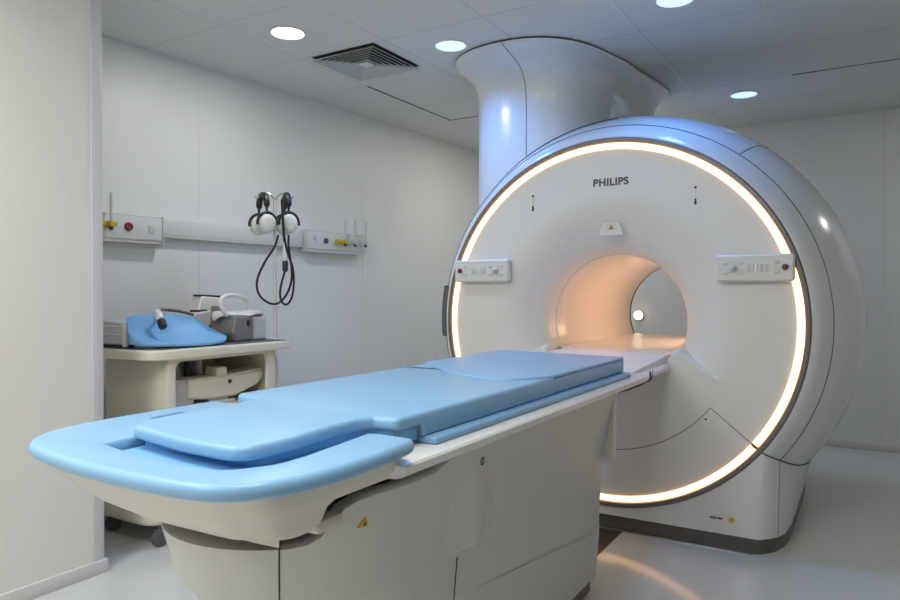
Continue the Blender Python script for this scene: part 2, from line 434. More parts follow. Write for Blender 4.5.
# control panels
def control(x0, x1, flip):
    v0 = len(bpy.data.meshes); o = rpoly([(x0, 1.252), (x1, 1.252), (x1, 1.376), (x0, 1.376)], .018)
    m_ = MB(); prismY(m_, o, 3.385, 3.429, .008); p = m_.build('control_panel', M['panel'], scan)
    X = lambda u: (x0+(x1-x0)*u) if not flip else (x1-(x1-x0)*u)
    yf = 3.385
    MB().lathe([(.021, 0), (.02, -.006), (.012, -.011), (.007, -.014), (.007, -.022), (.011, -.026), (.009, -.031), (.001, -.032)], (X(.23), yf, 1.315), 'Y', 20).build('joystick', M['button'], p)
    for u in (.13, .32):
        for z in (1.338, 1.292):
            m_ = MB(); prismY(m_, rpoly([(X(u)-.013, z-.007), (X(u)+.013, z-.007), (X(u)+.013, z+.007), (X(u)-.013, z+.007)], .005, 3), yf-.004, yf+.002, .002); m_.build('button', M['button'], p)
    for u in (.42, .48, .585, .655):
        m_ = MB(); prismY(m_, rpoly([(X(u)-.007, 1.297), (X(u)+.007, 1.297), (X(u)+.007, 1.333), (X(u)-.007, 1.333)], .003, 3), yf-.004, yf+.002, .002); m_.build('button', M['button'], p)
    m_ = MB(); m_.box(X(.53)-.004, X(.53)+.004, yf-.006, yf+.001, 1.294, 1.336, .002); m_.build('white_key', M['whitebtn'], p)
    for z in (1.338, 1.292):
        m_ = MB(); prismY(m_, rpoly([(X(.79)-.010, z-.007), (X(.79)+.010, z-.007), (X(.79)+.010, z+.007), (X(.79)-.010, z+.007)], .005, 3), yf-.004, yf+.002, .002); m_.build('button', M['button'], p)
    MB().lathe([(.019, .001), (.019, -.003), (.016, -.004)], (X(.885), yf, 1.316), 'Y', 24).build('stop_collar', M['button'], p)
    MB().lathe([(.013, 0), (.013, -.010), (.010, -.014), (.001, -.015)], (X(.885), yf, 1.316), 'Y', 24).build('stop_button', M['redbtn'], p)
control(-.615, -.284, False)
n0 = set(bpy.data.meshes)
control(-2.030, -1.69, True)
for me_ in set(bpy.data.meshes)-n0: me_.transform(Matrix.Translation((0, 0, .010)))
# lettering
cu = bpy.data.curves.new('t', 'FONT'); cu.body = 'PHILIPS'; cu.size = .052; cu.offset = .0019; cu.extrude = .0006; cu.space_character = 1.08; cu.align_x = 'CENTER'
tmp = bpy.data.objects.new('t', cu); C.objects.link(tmp)
bpy.context.view_layer.update()
me = bpy.data.meshes.new_from_object(tmp.evaluated_get(bpy.context.evaluated_depsgraph_get())); bpy.data.objects.remove(tmp)
xs = [v.co.x for v in me.vertices]; kx = .184/(max(xs)-min(xs)); 
for v in me.vertices: v.co = Vector((v.co.x*kx+(-1.131), 3.4292-v.co.z, v.co.y*1.0+1.748)) - Vector((CX, 4.2, 0))
me.name = 'lettering'; me.materials.clear(); me.materials.append(M['logo'])
lg = bpy.data.objects.new('lettering', me); C.objects.link(lg); lg.parent = scan
# recessed warning label over the mouth
m_ = MB(); o = [(-1.190, 1.493), (-1.062, 1.493), (-1.084, 1.557), (-1.168, 1.557)]
prismY(m_, rpoly(o, .008, 3), 3.4245, 3.431, .002); lab = m_.build('warning_plate', M['panel'], scan)
m_ = MB(); prismY(m_, [(-1.155, 1.520), (-1.094, 1.520), (-1.098, 1.554), (-1.152, 1.554)], 3.4238, 3.4252); m_.build('plate_recess', M['button'], lab)
m_ = MB(); prismY(m_, [(-1.140, 1.522), (-1.110, 1.522), (-1.125, 1.550)], 3.4228, 3.4240); m_.build('warning_triangle', M['yellow'], lab)
m_ = MB(); prismY(m_, [(-1.1285, 1.525), (-1.1215, 1.525), (-1.1235, 1.541), (-1.1265, 1.541)], 3.4222, 3.4230); m_.build('warning_symbol', M['black'], lab)
# alignment marks
for (x, z) in ((-1.562, 1.675), (-.715, 1.655)):
    MB().lathe([(.006, .001), (.006, -.002), (.004, -.003)], (x, YFACE, z+.05), 'Y', 12).build('alignment_light', M['black'], scan)
    m_ = MB(); m_.box(x-.0016, x+.0016, YFACE-.0015, YFACE+.001, z-.02, z+.045); m_.build('alignment_mark', M['coilmid'], scan)
    m_ = MB(); prismY(m_, [(x-.006, z-.032), (x+.006, z-.032), (x+.004, z-.004), (x-.004, z-.004)], YFACE-.002, YFACE+.001); m_.build('alignment_arrow', M['black'], scan)
MB().lathe([(.005, .001), (.005, -.002)], (-.664, YFACE, .60), 'Y', 12).build('cover_screw', M['seamdark'], scan)
# small service sticker at the base
m_ = MB(); m_.box(-.640, -.612, 3.413, 3.4175, .139, .146); m_.box(-.606, -.586, 3.413, 3.4175, .139, .146); m_.build('sticker_text', M['logo'], scan)
MB().lathe([(.013, .004), (.013, -.002)], (-.545, 3.416, .142), 'Y', 20).build('sticker_dot', M['yellow'], scan)

# ------------------------------------------------------------------ service column from scanner to ceiling
col = thing('service_column', 'white duct column with flared collar rising from the scanner to the ceiling', 'column', (-1.65, 4.1, 1.9))
RIM = [(-1.232, 4.96), (-1.226, 4.20), (-1.265, 3.93), (-1.33, 3.66), (-1.43, 3.49), (-1.57, 3.395), (-1.72, 3.365), (-1.89, 3.385), (-2.03, 3.45), (-2.14, 3.57), (-2.19, 3.74), (-2.20, 4.2), (-2.18, 4.75), (-2.05, 4.96)]
def spl(P, n=6):
    N = len(P); out = []
    for i in range(N):
        p0, p1, p2, p3 = [Vector(P[(i+k-1) % N]) for k in range(4)]
        for k in range(n):
            t_ = k/n; q = .5*((2*p1)+(-p0+p2)*t_+(2*p0-5*p1+4*p2-p3)*t_*t_+(-p0+3*p1-3*p2+p3)*t_**3); out.append((q.x, q.y))
    return out
RS = spl(RIM)
def drumtop(x, y):
    # lower edge sinks just under the drum's skin
    R = .96
    for (r0, y0_), (r1, y1_) in zip(PROF, PROF[1:]):
        if y0_ <= y <= y1_: R = r0+(r1-r0)*(y-y0_)/(y1_-y0_)
    dx = x-CX
    return CZ+math.sqrt(max(.01, R*R-dx*dx))-.012 if y > 3.44 else 1.9
mb = MB(); prof = [(.0, 2.568), (.004, 2.556), (.02, 2.546), (.05, 2.530), (.08, 2.505), (.10, 2.47), (.112, 2.42), (.118, 2.36), (.12, 2.28)]
def back(P, d): return [(x-.040*(d/.12)*(1 if x < CX-.6 else 0), y+(d/.12)*.22*max(0, min(1, (3.95-y)/.5)), ) for x, y in P]
rings = [[(x, y, z) for x, y in back(offset(RS, d), d)] for d, z in prof]
bo = back(offset(RS, .12), .12)
for q in (.34, .67, 1.0):
    rings.append([(x, y, 2.28+(min(2.2, drumtop(x, y))-2.28)*q) for x, y in bo])
mb.loft(rings, cap=False); mb.build('duct_body', M['cover'], col, 50)
mb = MB(); r2 = offset(RS, .012); mb.loft([[(x, y, 2.566) for x, y in r2], [(x, y, CEIL) for x, y in r2]], cap=True); mb.build('shadow_gap', M['ceildark'], col)
# seam on the column: a vertical joint running over the flare
cand = [i for i, (x, y) in enumerate(RS) if y < 3.6]
ti = min(cand, key=lambda i: abs(RS[i][0]+1.725))
pts = [back(offset(RS, d-.0006), d)[ti]+(z,) for d, z in prof]
pts.append((pts[-1][0], pts[-1][1], drumtop(pts[-1][0], pts[-1][1])+.02))
MB().tube(pts, .002, 6).build('column_seam', M['seam'], col)

# ------------------------------------------------------------------ patient table
bed = thing('patient_table', 'grey and white scanner table on a broad pedestal, reaching into the scanner', 'scanner table', (CX, 1.8, 0))
XRt, XLt = -.80, -1.516
# table top rails and deck
prof = [(-.835, .857), (-.803, .851), (-.799, .846), (-.802, .829), (-.808, .825), (-.86, .818)]
mir = [(2*CX-x, z) for x, z in prof[::-1]]
o = prof+mir
mb = MB()
def sec(y, k=0, dz=0): return [(CX+(x-CX)*(1-k), y, z+dz) for x, z in o]
mb.loft([sec(1.135, .02, -.002), sec(1.142), sec(1.2), sec(2.0), sec(2.9), sec(2.955, .01)])
mb.build('table_top', M['rail'], bed, 25)
# raised lip at the rear end
mb = MB(); mb.loft([[(CX+s*w, y, z) for s, z in ((-1, .845), (1, .845), (1, zt), (.7, zt+.006), (-.7, zt+.006), (-1, zt))] for y, w, zt in ((2.885, .30, .852), (2.92, .30, .866), (3.1, .30, .872), (3.62, .298, .897))])
mb.build('transfer_bridge', M['rail'], bed)
mb = MB()
mb.loft([[(CX+s*w, y, z) for s, z in ((-1, zb), (1, zb), (1.0, .84), (.96, .853), (-.96, .853), (-1.0, .84))] for y, w, zb in ((2.955, .335, .828), (3.1, .33, .826), (3.425, .325, .822))])
mb.build('docking_neck', M['face'], bed)
# hook slits near the rear end
MB().tube([(CX+.350, 2.985, .862), (CX+.353, 2.985, .835), (CX+.352, 2.965, .822)], .004, 6).build('release_slit', M['seamdark'], bed)
MB().tube([(CX+.348, 3.04, .862), (CX+.350, 3.03, .835), (CX+.349, 3.0, .822)], .002, 6).build('release_slit', M['seamdark'], bed)
# pedestal: plan sections at several heights, elliptical nose at the head end
def ell(v, hw, yn, nose): return (CX+hw*v, yn+nose*(1-math.sqrt(max(0, 1-v*v))))
def plan(hw, yn, nose, ye):
    out = [(CX+hw, ye), (CX+hw, (ye+yn+nose)/2)]
    out += [ell(math.cos(PI*k/30), hw, yn, nose) for k in range(31)]
    return out+[(CX-hw, (ye+yn+nose)/2), (CX-hw, ye)]
levels = [(.0, .200, 1.50, .2, 2.66), (.066, .200, 1.50, .2, 2.66)]
def xx(z): return .272+.056*((z-.56)/.26)
body = [(.065, .222, 1.42, .25, 2.665), (.22, .236, 1.34, .28, 2.66), (.24, .2385, 1.33, .28, 2.655), (.35, .248, 1.21, .30, 2.63), (.42, .256, 1.13, .32, 2.62), (.49, .262, 1.04, .34, 2.61),
        (.525, .265, 1.0, .34, 2.60), (.545, .270, .965, .35, 2.60), (.60, .281, .925, .35, 2.59), (.70, .302, .902, .35, 2.585)]
body_hi = body+[(.83, .33, .90, .35, 2.58)]
mb = MB(); mb.loft([[(x, y, z) for x, y in plan(h, yn, no, ye)] for z, h, yn, no, ye in body]); mb.build('pedestal', M['ped'], bed, 30)
mb = MB(); mb.box(CX-.2, CX+.2, 1.25, 2.5, .69, .822, .01); mb.build('lift_shade_block', M['seamdark'], bed)  # lift block coloured dark so the gap under the tray looks shaded
MB().box(CX-.305, CX+.305, 2.50, 2.58, .69, .8225, .004).build('end_cover', M['ped'], bed)
mb = MB(); mb.loft([[(x, y, z) for x, y in plan(h, yn, no, ye)] for z, h, yn, no, ye in levels]); mb.build('plinth', M['plinth'], bed)
# side covers with a swooping top edge
TOPC = [(.60, .706), (.66, .708), (.72, .713), (.765, .724), (.795, .750), (.835, .776), (.88, .790), (.93, .797), (.97, .799), (.995, .800)]
for sgn in (1, -1):
    def outer(v, z, e=.007):
        for a, b in zip(body_hi, body_hi[1:]):
            if a[0] <= z <= b[0]:
                q = (z-a[0])/(b[0]-a[0]); yn_, no_ = a[2]+(b[2]-a[2])*q, a[3]+(b[3]-a[3])*q
        x, y = ell(min(v, 1), xx(z), yn_, no_)
        nx, ny = min(v, 1), -math.sqrt(max(0, 1-min(v, 1)**2))
        if v > 1: y = 1.25+(v-1)
        x = CX+(x-CX)+nx*e; y += ny*e
        return (CX+sgn*(x-CX), y, z)
    rings = []
    for v, zt in TOPC+[(1.05, .803), (1.10, .820), (1.16, .8245), (1.2, .8245), (1.8, .8245), (2.33, .8245)]:
        zb = .56
        rings.append([outer(v, zt-.006, -.045), outer(v, zt, -.004), outer(v, zt-.005, .007), outer(v, (zt+zb)/2), outer(v, zb), outer(v, zb, -.045)])
    mb = MB(); mb.loft(rings); mb.build('side_cover', M['ped'], bed, 40)
    for y in (1.50, 2.553):
        m_ = MB()
        def rib(yy, e): return [(CX+sgn*.300, yy, .812), (CX+sgn*(xx(.8)+.004*e+.002), yy, .80), (CX+sgn*(xx(.572)+.038*e+.002), yy, .572), (CX+sgn*(xx(.566)+.034*e+.002), yy, .563), (CX+sgn*.262, yy, .563)]
        if y < 2: m_.loft([rib(y-.13, -.1), rib(y-.06, .35), rib(y-.01, .85), rib(y, 1), rib(y+.04, 1), rib(y+.046, .9), rib(y+.12, .3), rib(y+.22, -.1)])
        else: m_.loft([rib(y, 1.35), rib(y+.034, 1.35)])
        r_ = m_.build('side_rib', M['ped'], bed, 50)
        bx_ = xx(.778)+.0095
        if y < 2:
            MB().lathe([(.0105, -.002), (.0105, .001)], (CX+sgn*bx_, y+.02, .778), 'X', 20).build('badge', M['black'], r_)
            MB().lathe([(.0075, -.002), (.0075, .0014)], (CX+sgn*bx_, y+.02, .778), 'X', 20).build('badge_ring', M['panel'], r_)
            m_ = MB(); m_.box(CX+sgn*bx_-.002, CX+sgn*bx_+.002, y+.0175, y+.0225, .7715, .7845); m_.build('badge_sign', M['black'], r_)
        else:
            MB().lathe([(.004, 0), (.004, .003)], (CX+sgn*(bx_), y+.012, .79), 'X', 12).build('screw', M['seam'], r_)
# seams on the right side
def bs(pts, m=M['seam'], r=.0013, name='cover_seam'): return MB().tube(pts, r, 6).build(name, m, bed)
def bod(v, z):
    for a, b in zip(body_hi, body_hi[1:]):
        if a[0] <= z <= b[0]:
            q = (z-a[0])/(b[0]-a[0]); p = [a[k]+(b[k]-a[k])*q for k in range(5)]; return ell(v, p[1]+.0005, p[2], p[3])+(z,)
def nose_v(z): return min([.3+.002*k for k in range(260)], key=lambda v: abs(bod(v, z)[0]+1.010*bod(v, z)[1]))
bs([bod(nose_v(.706-.02*k), .706-.02*k) for k in range(13)], M['seamdark'], .0018)
bs([(CX+.2665, 1.50, .53), (CX+.237, 1.50, .22)], M['seamdark'], .0018)
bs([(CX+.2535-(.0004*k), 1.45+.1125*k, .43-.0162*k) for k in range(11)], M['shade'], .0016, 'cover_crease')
# warning triangle on the side cover
m_ = MB(); m_.loft([[bod(.915, .727), bod(.885, .727), bod(.905, .747)], [tuple(Vector(bod(v_, z_))+Vector((.0085, -.004, 0))) for v_, z_ in ((.915, .727), (.885, .727), (.905, .747))]])
tri = m_.build('warning_triangle', M['yellow'], bed)
m_ = MB(); m_.loft([[tuple(Vector(bod(v_, z_))+Vector(d_)) for v_, z_ in ((.908, .730), (.899, .730), (.904, .740))] for d_ in ((.006, -.003, 0), (.0092, -.0045, 0))])
m_.build('warning_symbol', M['black'], tri)

# tray outline (head end)
TO = [(p.x, p.y) for p in smooth_path([(-.795, 1.157, 0), (-.780, 1.138, 0), (-.768, 1.04, 0), (-.764, .93, 0), (-.772, .84, 0), (-.798, .768, 0), (-.838, .722, 0), (-.90, .697, 0), (-1.02, .686, 0), (-1.18, .688, 0), (-1.33, .706, 0), (-1.415, .728, 0), (-1.470, .768, 0), (-1.512, .835, 0), (-1.530, .92, 0), (-1.536, 1.05, 0), (-1.536, 1.275, 0)], 6)]
TO += rpoly([(-1.50, 1.278), (-1.30, 1.275), (-1.295, .87), (-1.285, .806), (-1.147, .783), (-1.016, .776), (-.92, .782), (-.878, .86), (-.878, .93), (-.89, 1.03), (-.908, 1.155), (-.87, 1.160)],
           [0, .02, .02, .02, .1, .1, .06, .05, .05, .1, .035, 0], 6)
def denser(o, L=.03):
    out = []
    for i in range(len(o)):
        a = Vector(o[i]); b = Vector(o[(i+1) % len(o)]); n_ = max(1, int((b-a).length/L))
        for k in range(n_): out.append(tuple(a.lerp(b, k/n_)))
    return out
mb = MB(); slab(mb, TO, .876, .906, .013, 4); mb.build('headrest_pad', M['blue'], bed, 40)
mb = MB(); slab(mb, rpoly([(-.87, 1.16), (-.865, .83), (-.91, .765), (-1.28, .785), (-1.31, 1.285)], [.01, .05, .06, .03, .01], 5), .8772, .884, .002, 2); mb.build('recess_lining', M['blue2'], bed, 40)
mb = MB(); slab(mb, rpoly([(-1.428, 1.015), (-1.446, 1.015), (-1.458, 1.115), (-1.440, 1.115)], .008, 4), .9040, .9066, .0005, 1); mb.build('grip_slot_shade', mat('slot_shade_blue', srgb(84, 128, 170), .6), bed)  # shade inside the grip slot, painted as a thin darker blue inlay
# white bowl beneath the pad
def bowl(hl, hr, yf, rc, yb): return rpoly([(CX+hr, yb), (CX+hr, yf+.04), (CX+hr-.07, yf), (CX, yf-.006), (CX-hl+.07, yf+.02), (CX-hl, yf+.09), (CX-hl, yb)], [.01, rc, rc, .3, rc, rc, .01], 8)
mb = MB()
mb.loft([[(x, y, z) for x, y in bowl(*a)] for *a, z in ((.352, .345, .722, .09, 1.145, .877), (.350, .343, .730, .09, 1.145, .868), (.340, .334, .755, .09, 1.145, .840), (.331, .324, .772, .09, 1.13, .823), (.325, .305, .785, .08, 1.0, .816),
   (.315, .293, .80, .08, .985, .800), (.300, .280, .83, .08, .98, .768), (.275, .262, .87, .07, .975, .752), (.22, .225, .905, .06, .97, .746), (.18, .19, .93, .05, .965, .744))])
mb.build('tray_shell', M['shell'], bed, 50)
MB().lathe([(.0035, -.004), (.0035, .004)], (-.975, .838, .775), 'Y', 10).build('screw', M['seamdark'], bed)
# collar over the pedestal nose
mb = MB(); rings = []
for e, zt in ((.0035, 0), (.006, .006), (.006, .03), (.0, .06)):
    ring = []
    for k in range(41):
        v = -.595+1.19*k/40
        zb = .743-.037*(abs(v)/.595)**1.6
        z = zb+zt*(1 if zt < .02 else 1.0)
        x, y = ell(v, xx(z), .90, .35); ring.append((x+v*e, y-e, z))
    rings.append(ring)
rings.append([(x, y+.04, z) for x, y, z in rings[-1]])
rings.insert(0, [(x, y+.012, z) for x, y, z in rings[0]])
mb.loft(rings, cap=False, closed=False); mb.build('nose_cover', M['shell'], bed, 50)
# bracket in the swoop
mb = MB(); mb.box(-.925, -.885, .975, 1.05, .742, .768, .008); mb.build('lift_handle', M['shell'], bed)
# soft under-slab that shows along the rail
# ------------------------------------------------------------------ cushions on the table
HO = rpoly([(-.962, .832), (-.942, .839), (-.929, .856), (-.920, .95), (-.936, 1.08), (-.936, 1.16), (-.922, 1.195), (-.862, 1.20), (-.862, 1.295)], [0, 0, 0, .1, .08, .02, .008, .022, 0], 6)
HO += [(-.862, 1.300), (-.862, 1.306)]
HO += [(-.862, 1.4+.11*k) for k in range(6)]+[(-.862, 2.060), (-1.453, 2.060)]+[(-1.453, 1.95-.11*k) for k in range(6)]+[(-1.453, 1.306), (-1.453, 1.300)]
HO += rpoly([(-1.453, 1.29), (-1.34, 1.26), (-1.31, .90), (-1.280, .862), (-1.094, .833), (-.990, .829)], [0, .05, .1, .02, .15, 0], 5)
hm = thing('long_mattress', 'long one-piece blue mattress running from the curved headrest to the middle of the table', 'mattress', (CX, 1.4, .857))
def zb_(y): return .903 if y < 1.303 else .8745
mb = MB(); rings = []
for k in range(4):
    a = PI/2*k/3; rb = .008
    rings.append([(x, y, zb_(y)+rb-rb*math.cos(a)) for x, y in offset(HO, rb-rb*math.sin(a))])
for k in range(5):
    a = PI/2*k/4; r = .010
    rings.append([(x, y, .9305-r+r*math.sin(a)) for x, y in offset(HO, r-r*math.cos(a))])
mb.loft(rings); mb.build('mattress', M['blue'], hm, 40)
HI = rpoly([(-.945, .885), (-.945, 1.10), (-.945, 1.20), (-.885, 1.215), (-.880, 1.300), (-1.29, 1.300), (-1.285, .885)], [.03, .1, .03, .01, 0, 0, .02], 5)
mb = MB(); slab(mb, HI, .866, .904, .004, 2); mb.build('foam_core', M['blue2'], hm, 40)
mb = MB(); slab(mb, rpoly([(-.833, 1.308), (-.833, 2.052), (-1.483, 2.052), (-1.483, 1.308)], .008, 3), .8572, .874, .006, 3); mb.build('under_pad', M['blue'], hm, 40)
b2 = thing('foot_mattress', 'blue mattress section next to the scanner with a curved front edge', 'mattress', (CX, 2.45, .857))
cur = smooth_path([(-.862, 2.065, 0), (-.885, 1.99, 0), (-.94, 1.915, 0), (-1.01, 1.892, 0), (-1.10, 1.92, 0), (-1.20, 1.985, 0), (-1.32, 2.085, 0), (-1.453, 2.20, 0)], 5)
O2 = [(p.x, p.y) for p in cur]+rpoly([(-1.453, 2.30), (-1.453, 2.86), (-.862, 2.795), (-.862, 2.2)], [.0, .10, .012, 0], 6)
OL = rpoly([(-.862, 2.064), (-1.453, 2.064), (-1.453, 2.86), (-.862, 2.795)], [.003, .003, .10, .012], 6)
mb = MB(); slab(mb, denser(OL, .05), .875, .9305, .012, 4, rb=.01); mb.build('mattress', M['blue'], b2, 40)
mb = MB()
rings = [[(x, y, z) for x, y in offset(O2, d)] for d, z in ((.0, .9295), (.0005, .934), (.003, .9365), (.006, .9375))]
mb.loft(rings); mb.build('overlay_flap', M['blue'], b2, 40)
mb = MB(); slab(mb, rpoly([(-.833, 2.060), (-.833, 2.80), (-1.483, 2.80), (-1.483, 2.060)], .008, 3), .8572, .874, .006, 3); mb.build('under_pad', M['blue'], b2, 40)

# ------------------------------------------------------------------ floor plate
m_ = MB(); m_.box(-1.258, -1.058, 1.7, 3.42, -.001, .004, .001)
tag(m_.build('floor_plate', M['plate']), 'dark metal strip set in the floor between table and scanner', 'floor plate')
m_ = MB(); m_.box(CX-.70, CX+.70, 3.400, 3.4235, -.001, .005, .001)  # ring light's reflection on the floor, built as a thin steel strip
tag(m_.build('ring_reflection_strip', M['steel']), 'thin shiny strip added along the foot of the scanner for the ring light reflection', 'metal strip')

# ------------------------------------------------------------------ trolley
cart = thing('equipment_trolley', 'cream trolley with dark top and open shelf behind the table', 'trolley', (-3.08, 2.43, 0))
x0, x1, y0, y1 = -3.36, -2.86, 2.11, 2.81
TOPZ = .932
m_ = MB(); o = rpoly([(-2.822, 2.0), (-2.822, 2.90), (-3.40, 2.90), (-3.40, 1.97)], [.13, .03, .03, .05], 8)
slab(m_, o, .8835, .930, .012, 4, rb=.004); m_.build('top_frame', M['cream'], cart)
m_ = MB(); slab(m_, offset(o, .022), .926, .9325, .002, 2); m_.build('top_mat', M['carttop'], cart)
# body shell with the open side facing +X
m_ = MB()
m_.box(x0, x1-.03, y0+.001, y0+.02, .12, .884, .003)          # near end
m_.box(x0, x1-.03, y1-.02, y1-.001, .12, .884, .003)
m_.box(x0, x0+.018, y0, y1, .12, .885, .004)
m_.build('body', M['cream'], cart)
# side frame with rounded openings
def frame(yA, yB, zA, zB, op):
    mm = MB()
    outer = [(yA, zA), (yB, zA), (yB, zB), (yA, zB)]
    return mm
m_ = MB()
OPN = [(.62, .866), (.20, .585)]
ye0, ye1 = y0+.045, y1-.065
def framed(mm, xa, xb):
    mm.box(xa-.02, xa+.001, y0, y0+.03, .12, .884, .003); mm.box(xa-.02, xa+.001, y1-.03, y1, .12, .884, .003)
    # build the frame as a grid of blocks around two openings with corner fillets
    mm.box(xa, xb, y0, ye0, .12, .885, .005); mm.box(xa, xb, ye1, y1, .12, .885, .005)
    mm.box(xa, xb-.0012, y0+.01, y1-.01, .866, .884); mm.box(xa, xb-.0012, y0+.01, y1-.01, .585, .62); mm.box(xa, xb-.0012, y0+.01, y1-.01, .12, .20)
    for (za, zb) in OPN:
        for (yc_, sy) in ((ye0, 1), (ye1, -1)):
            for (zc_, sz) in ((za, 1), (zb, -1)):
                r = .035; arc = [(yc_+sy*(r-r*math.sin(a)), zc_+sz*(r-r*math.cos(a))) for a in [PI/2*k/8 for k in range(9)]]
                o_ = [(yc_-sy*.004, zc_-sz*.004)]+arc
                prismX(mm, o_, xa, xb-.0006)
framed(m_, x1-.022, x1); m_.build('side_frame', M['cream'], cart, 30)
m_ = MB(); m_.box(x0+.01, x1-.01, y0+.01, y1-.01, .600, .618, .003); m_.build('shelf', M['cream'], cart)
m_ = MB(); slab(m_, rpoly([(-2.83, 2.0), (-2.83, 2.86), (-3.39, 2.86), (-3.39, 1.99)], [.11, .05, .05, .05], 8), .105, .19, .02, 4); m_.build('base_tray', M['cream'], cart)
m_ = MB(); m_.tube(smooth_path([(-2.93, 2.83, .855), (-2.93, 2.875, .84), (-2.93, 2.885, .76), (-2.93, 2.875, .66), (-2.93, 2.83, .645)]), .009, 8); m_.build('push_handle', M['cream'], cart)
for (wx, wy) in ((-2.87, 2.07), (-3.27, 2.09), (-2.89, 2.78), (-3.27, 2.78)):
    m_ = MB(); m_.tube([(wx, wy, .11), (wx, wy, .075)], .012, 10)
    m_.box(wx-.022, wx+.022, wy-.02, wy+.03, .045, .09, .01); cs = m_.build('caster', M['wheel'], cart)
    MB().lathe([(.028, -.018), (.038, -.014), (.038, .014), (.028, .018)], (wx, wy, .038), 'X', 24).build('wheel', M['wheel'], cs)

# --- things on the trolley
T = TOPZ+.0005
# pole with hooks
px_, py_ = -2.918, 2.862
pole = thing('hook_pole', 'thin pale upright pole with two curled hooks at the back corner of the trolley', 'pole', (px_, py_, T))
MB().lathe([(.022, 0), (.022, .006), (.012, .012), (.0095, .02), (.0095, .72), (.0095, .80)], (px_, py_, T), n=16).build('shaft', M['pole'], pole)
c_, s_2 = .8542, .52
def cam(dr, dz, dd=0, base=(px_, py_)):   # offset along the wall-parallel direction of the hooks
    return (base[0]+dr*.82+dd*-.57, base[1]+dr*.57+dd*.82, T+dz)
m_ = MB(); m_.tube(smooth_path([cam(0, .79), cam(-.012, .82), cam(-.04, .838), cam(-.075, .835), cam(-.098, .812), cam(-.112, .82)]), .005, 8); m_.build('hook', M['steel'], pole)
m_ = MB(); m_.tube(smooth_path([cam(0, .79), cam(.012, .82), cam(.04, .838), cam(.072, .836), cam(.092, .812), cam(.106, .82)]), .005, 8); m_.build('hook', M['steel'], pole)
# headphones hanging from the hooks
def headphones(dr, label, tw=0):
    b = cam(dr, .812)
    t = thing('headphones', label, 'headphones', (b[0], b[1], b[2]), 0, 'headphones on the hook pole')
    def q(r_, z_, d_=0): return cam(dr+r_*math.cos(tw)-d_*math.sin(tw), .812+z_, r_*math.sin(tw)+d_*math.cos(tw))
    # padded head band: an arch whose two ends carry the cups, seen nearly edge on
    arch = [q(0, -.045+.062*math.sin(a), .062*math.cos(a)) for a in [PI*k/14 for k in range(15)]]
    arch = [q(0, -.10, .066)]+arch+[q(0, -.10, -.066)]
    m_ = MB(); m_.tube(smooth_path(arch, 3), [.007]*3+[.018]*(len(smooth_path(arch, 3))-6)+[.007]*3, 10); m_.build('head_band', M['black'], t)
    for sg in (1, -1):
        cc = (0, -.155, .068*sg)
        # yoke over the cup
        yk = [q(cc[0]+.056*math.cos(a), cc[1]+.005+.062*math.sin(a), cc[2]) for a in [math.radians(-10)+math.radians(200)*k/12 for k in range(13)]]
        m_ = MB(); m_.tube(yk, .0078, 8); m_.build('yoke', M['black'], t)
        m_ = MB(); rings_ = []
        for (w, rr) in ((-.03, .5), (-.028, .8), (-.02, .96), (0, 1.0), (.018, .96), (.026, .8), (.028, .4)):
            rings_.append([q(cc[0]+.048*rr*math.cos(a), cc[1]+.056*rr*math.sin(a), cc[2]+w) for a in [2*PI*k/24 for k in range(24)]])
        m_.loft(rings_); m_.build('ear_cup', M['ear'], t, 60)
    return t
headphones(-.068, 'white ear defenders with black headband hanging on the left hook of the pole', .55)
hp2 = headphones(.066, 'white ear defenders with black headband hanging on the right hook among black cords', .36)
# cord and squeeze bulb
def K(px, py, dd=0):  # point on the plane of the pole facing the room
    dr = (px-275)/690*3.95; dz = -(py-339.5)/690*3.95
    return (px_+dr*.8542, py_+dr*.52, T+dz) if dd == 0 else (px_+dr*.8542+dd*.5, py_+dr*.52-dd*.85, T+dz)
# frame coordinates above are metres on an upright plane, listed as two numbers each
D = .10
cord = [(283, 236), (279, 248), (270, 262), (263, 277), (262, 288), (266, 297), (275, 303), (284, 302), (292, 292), (296, 278), (295, 262), (293, 248), (293, 236)]
m_ = MB(); m_.tube(smooth_path([K(a, b, D) for a, b in cord], 6), .0064, 8)
tag(m_.build('looped_cable', M['rubber']), 'black cable looping below the right pair of headphones', 'cable')
bulb = thing('squeeze_bulb', 'white call bulb with black tail hanging on a cord below the headphones', 'call bulb', K(289, 262, D))
m_ = MB(); m_.tube([K(288.6, 243, D), K(288.8, 247, D), K(289, 252, D), K(289.3, 258, D), K(289.5, 262, D)], [.006, .010, .013, .018, .012], 12); m_.build('bulb', M['ear'], bulb)
m_ = MB(); m_.tube([K(289.5, 261, D), K(289.6, 263, D), K(289.6, 271, D), K(289.5, 272, D)], [.012, .017, .016, .010], 12); m_.build('plug', M['black'], bulb)
m_ = MB(); m_.tube(smooth_path([K(289.5, 271, D), K(286.5, 281, D), K(284.5, 292, D), K(286, 301, D), K(291, 304, D), K(296, 297, D), K(298, 283, D), K(297, 268, D), K(292.5, 255, D), K(290, 240, D+.02), K(289, 220, D+.03), K(288, 200, D+.01)], 6), .0060, 8); m_.build('tail_cord', M['rubber'], bulb)
m_ = MB(); m_.tube([K(288.6, 244, D), K(288, 225, D+.02), K(287, 202, D+.02)], .0048, 8); m_.build('neck_cord', M['rubber'], bulb)

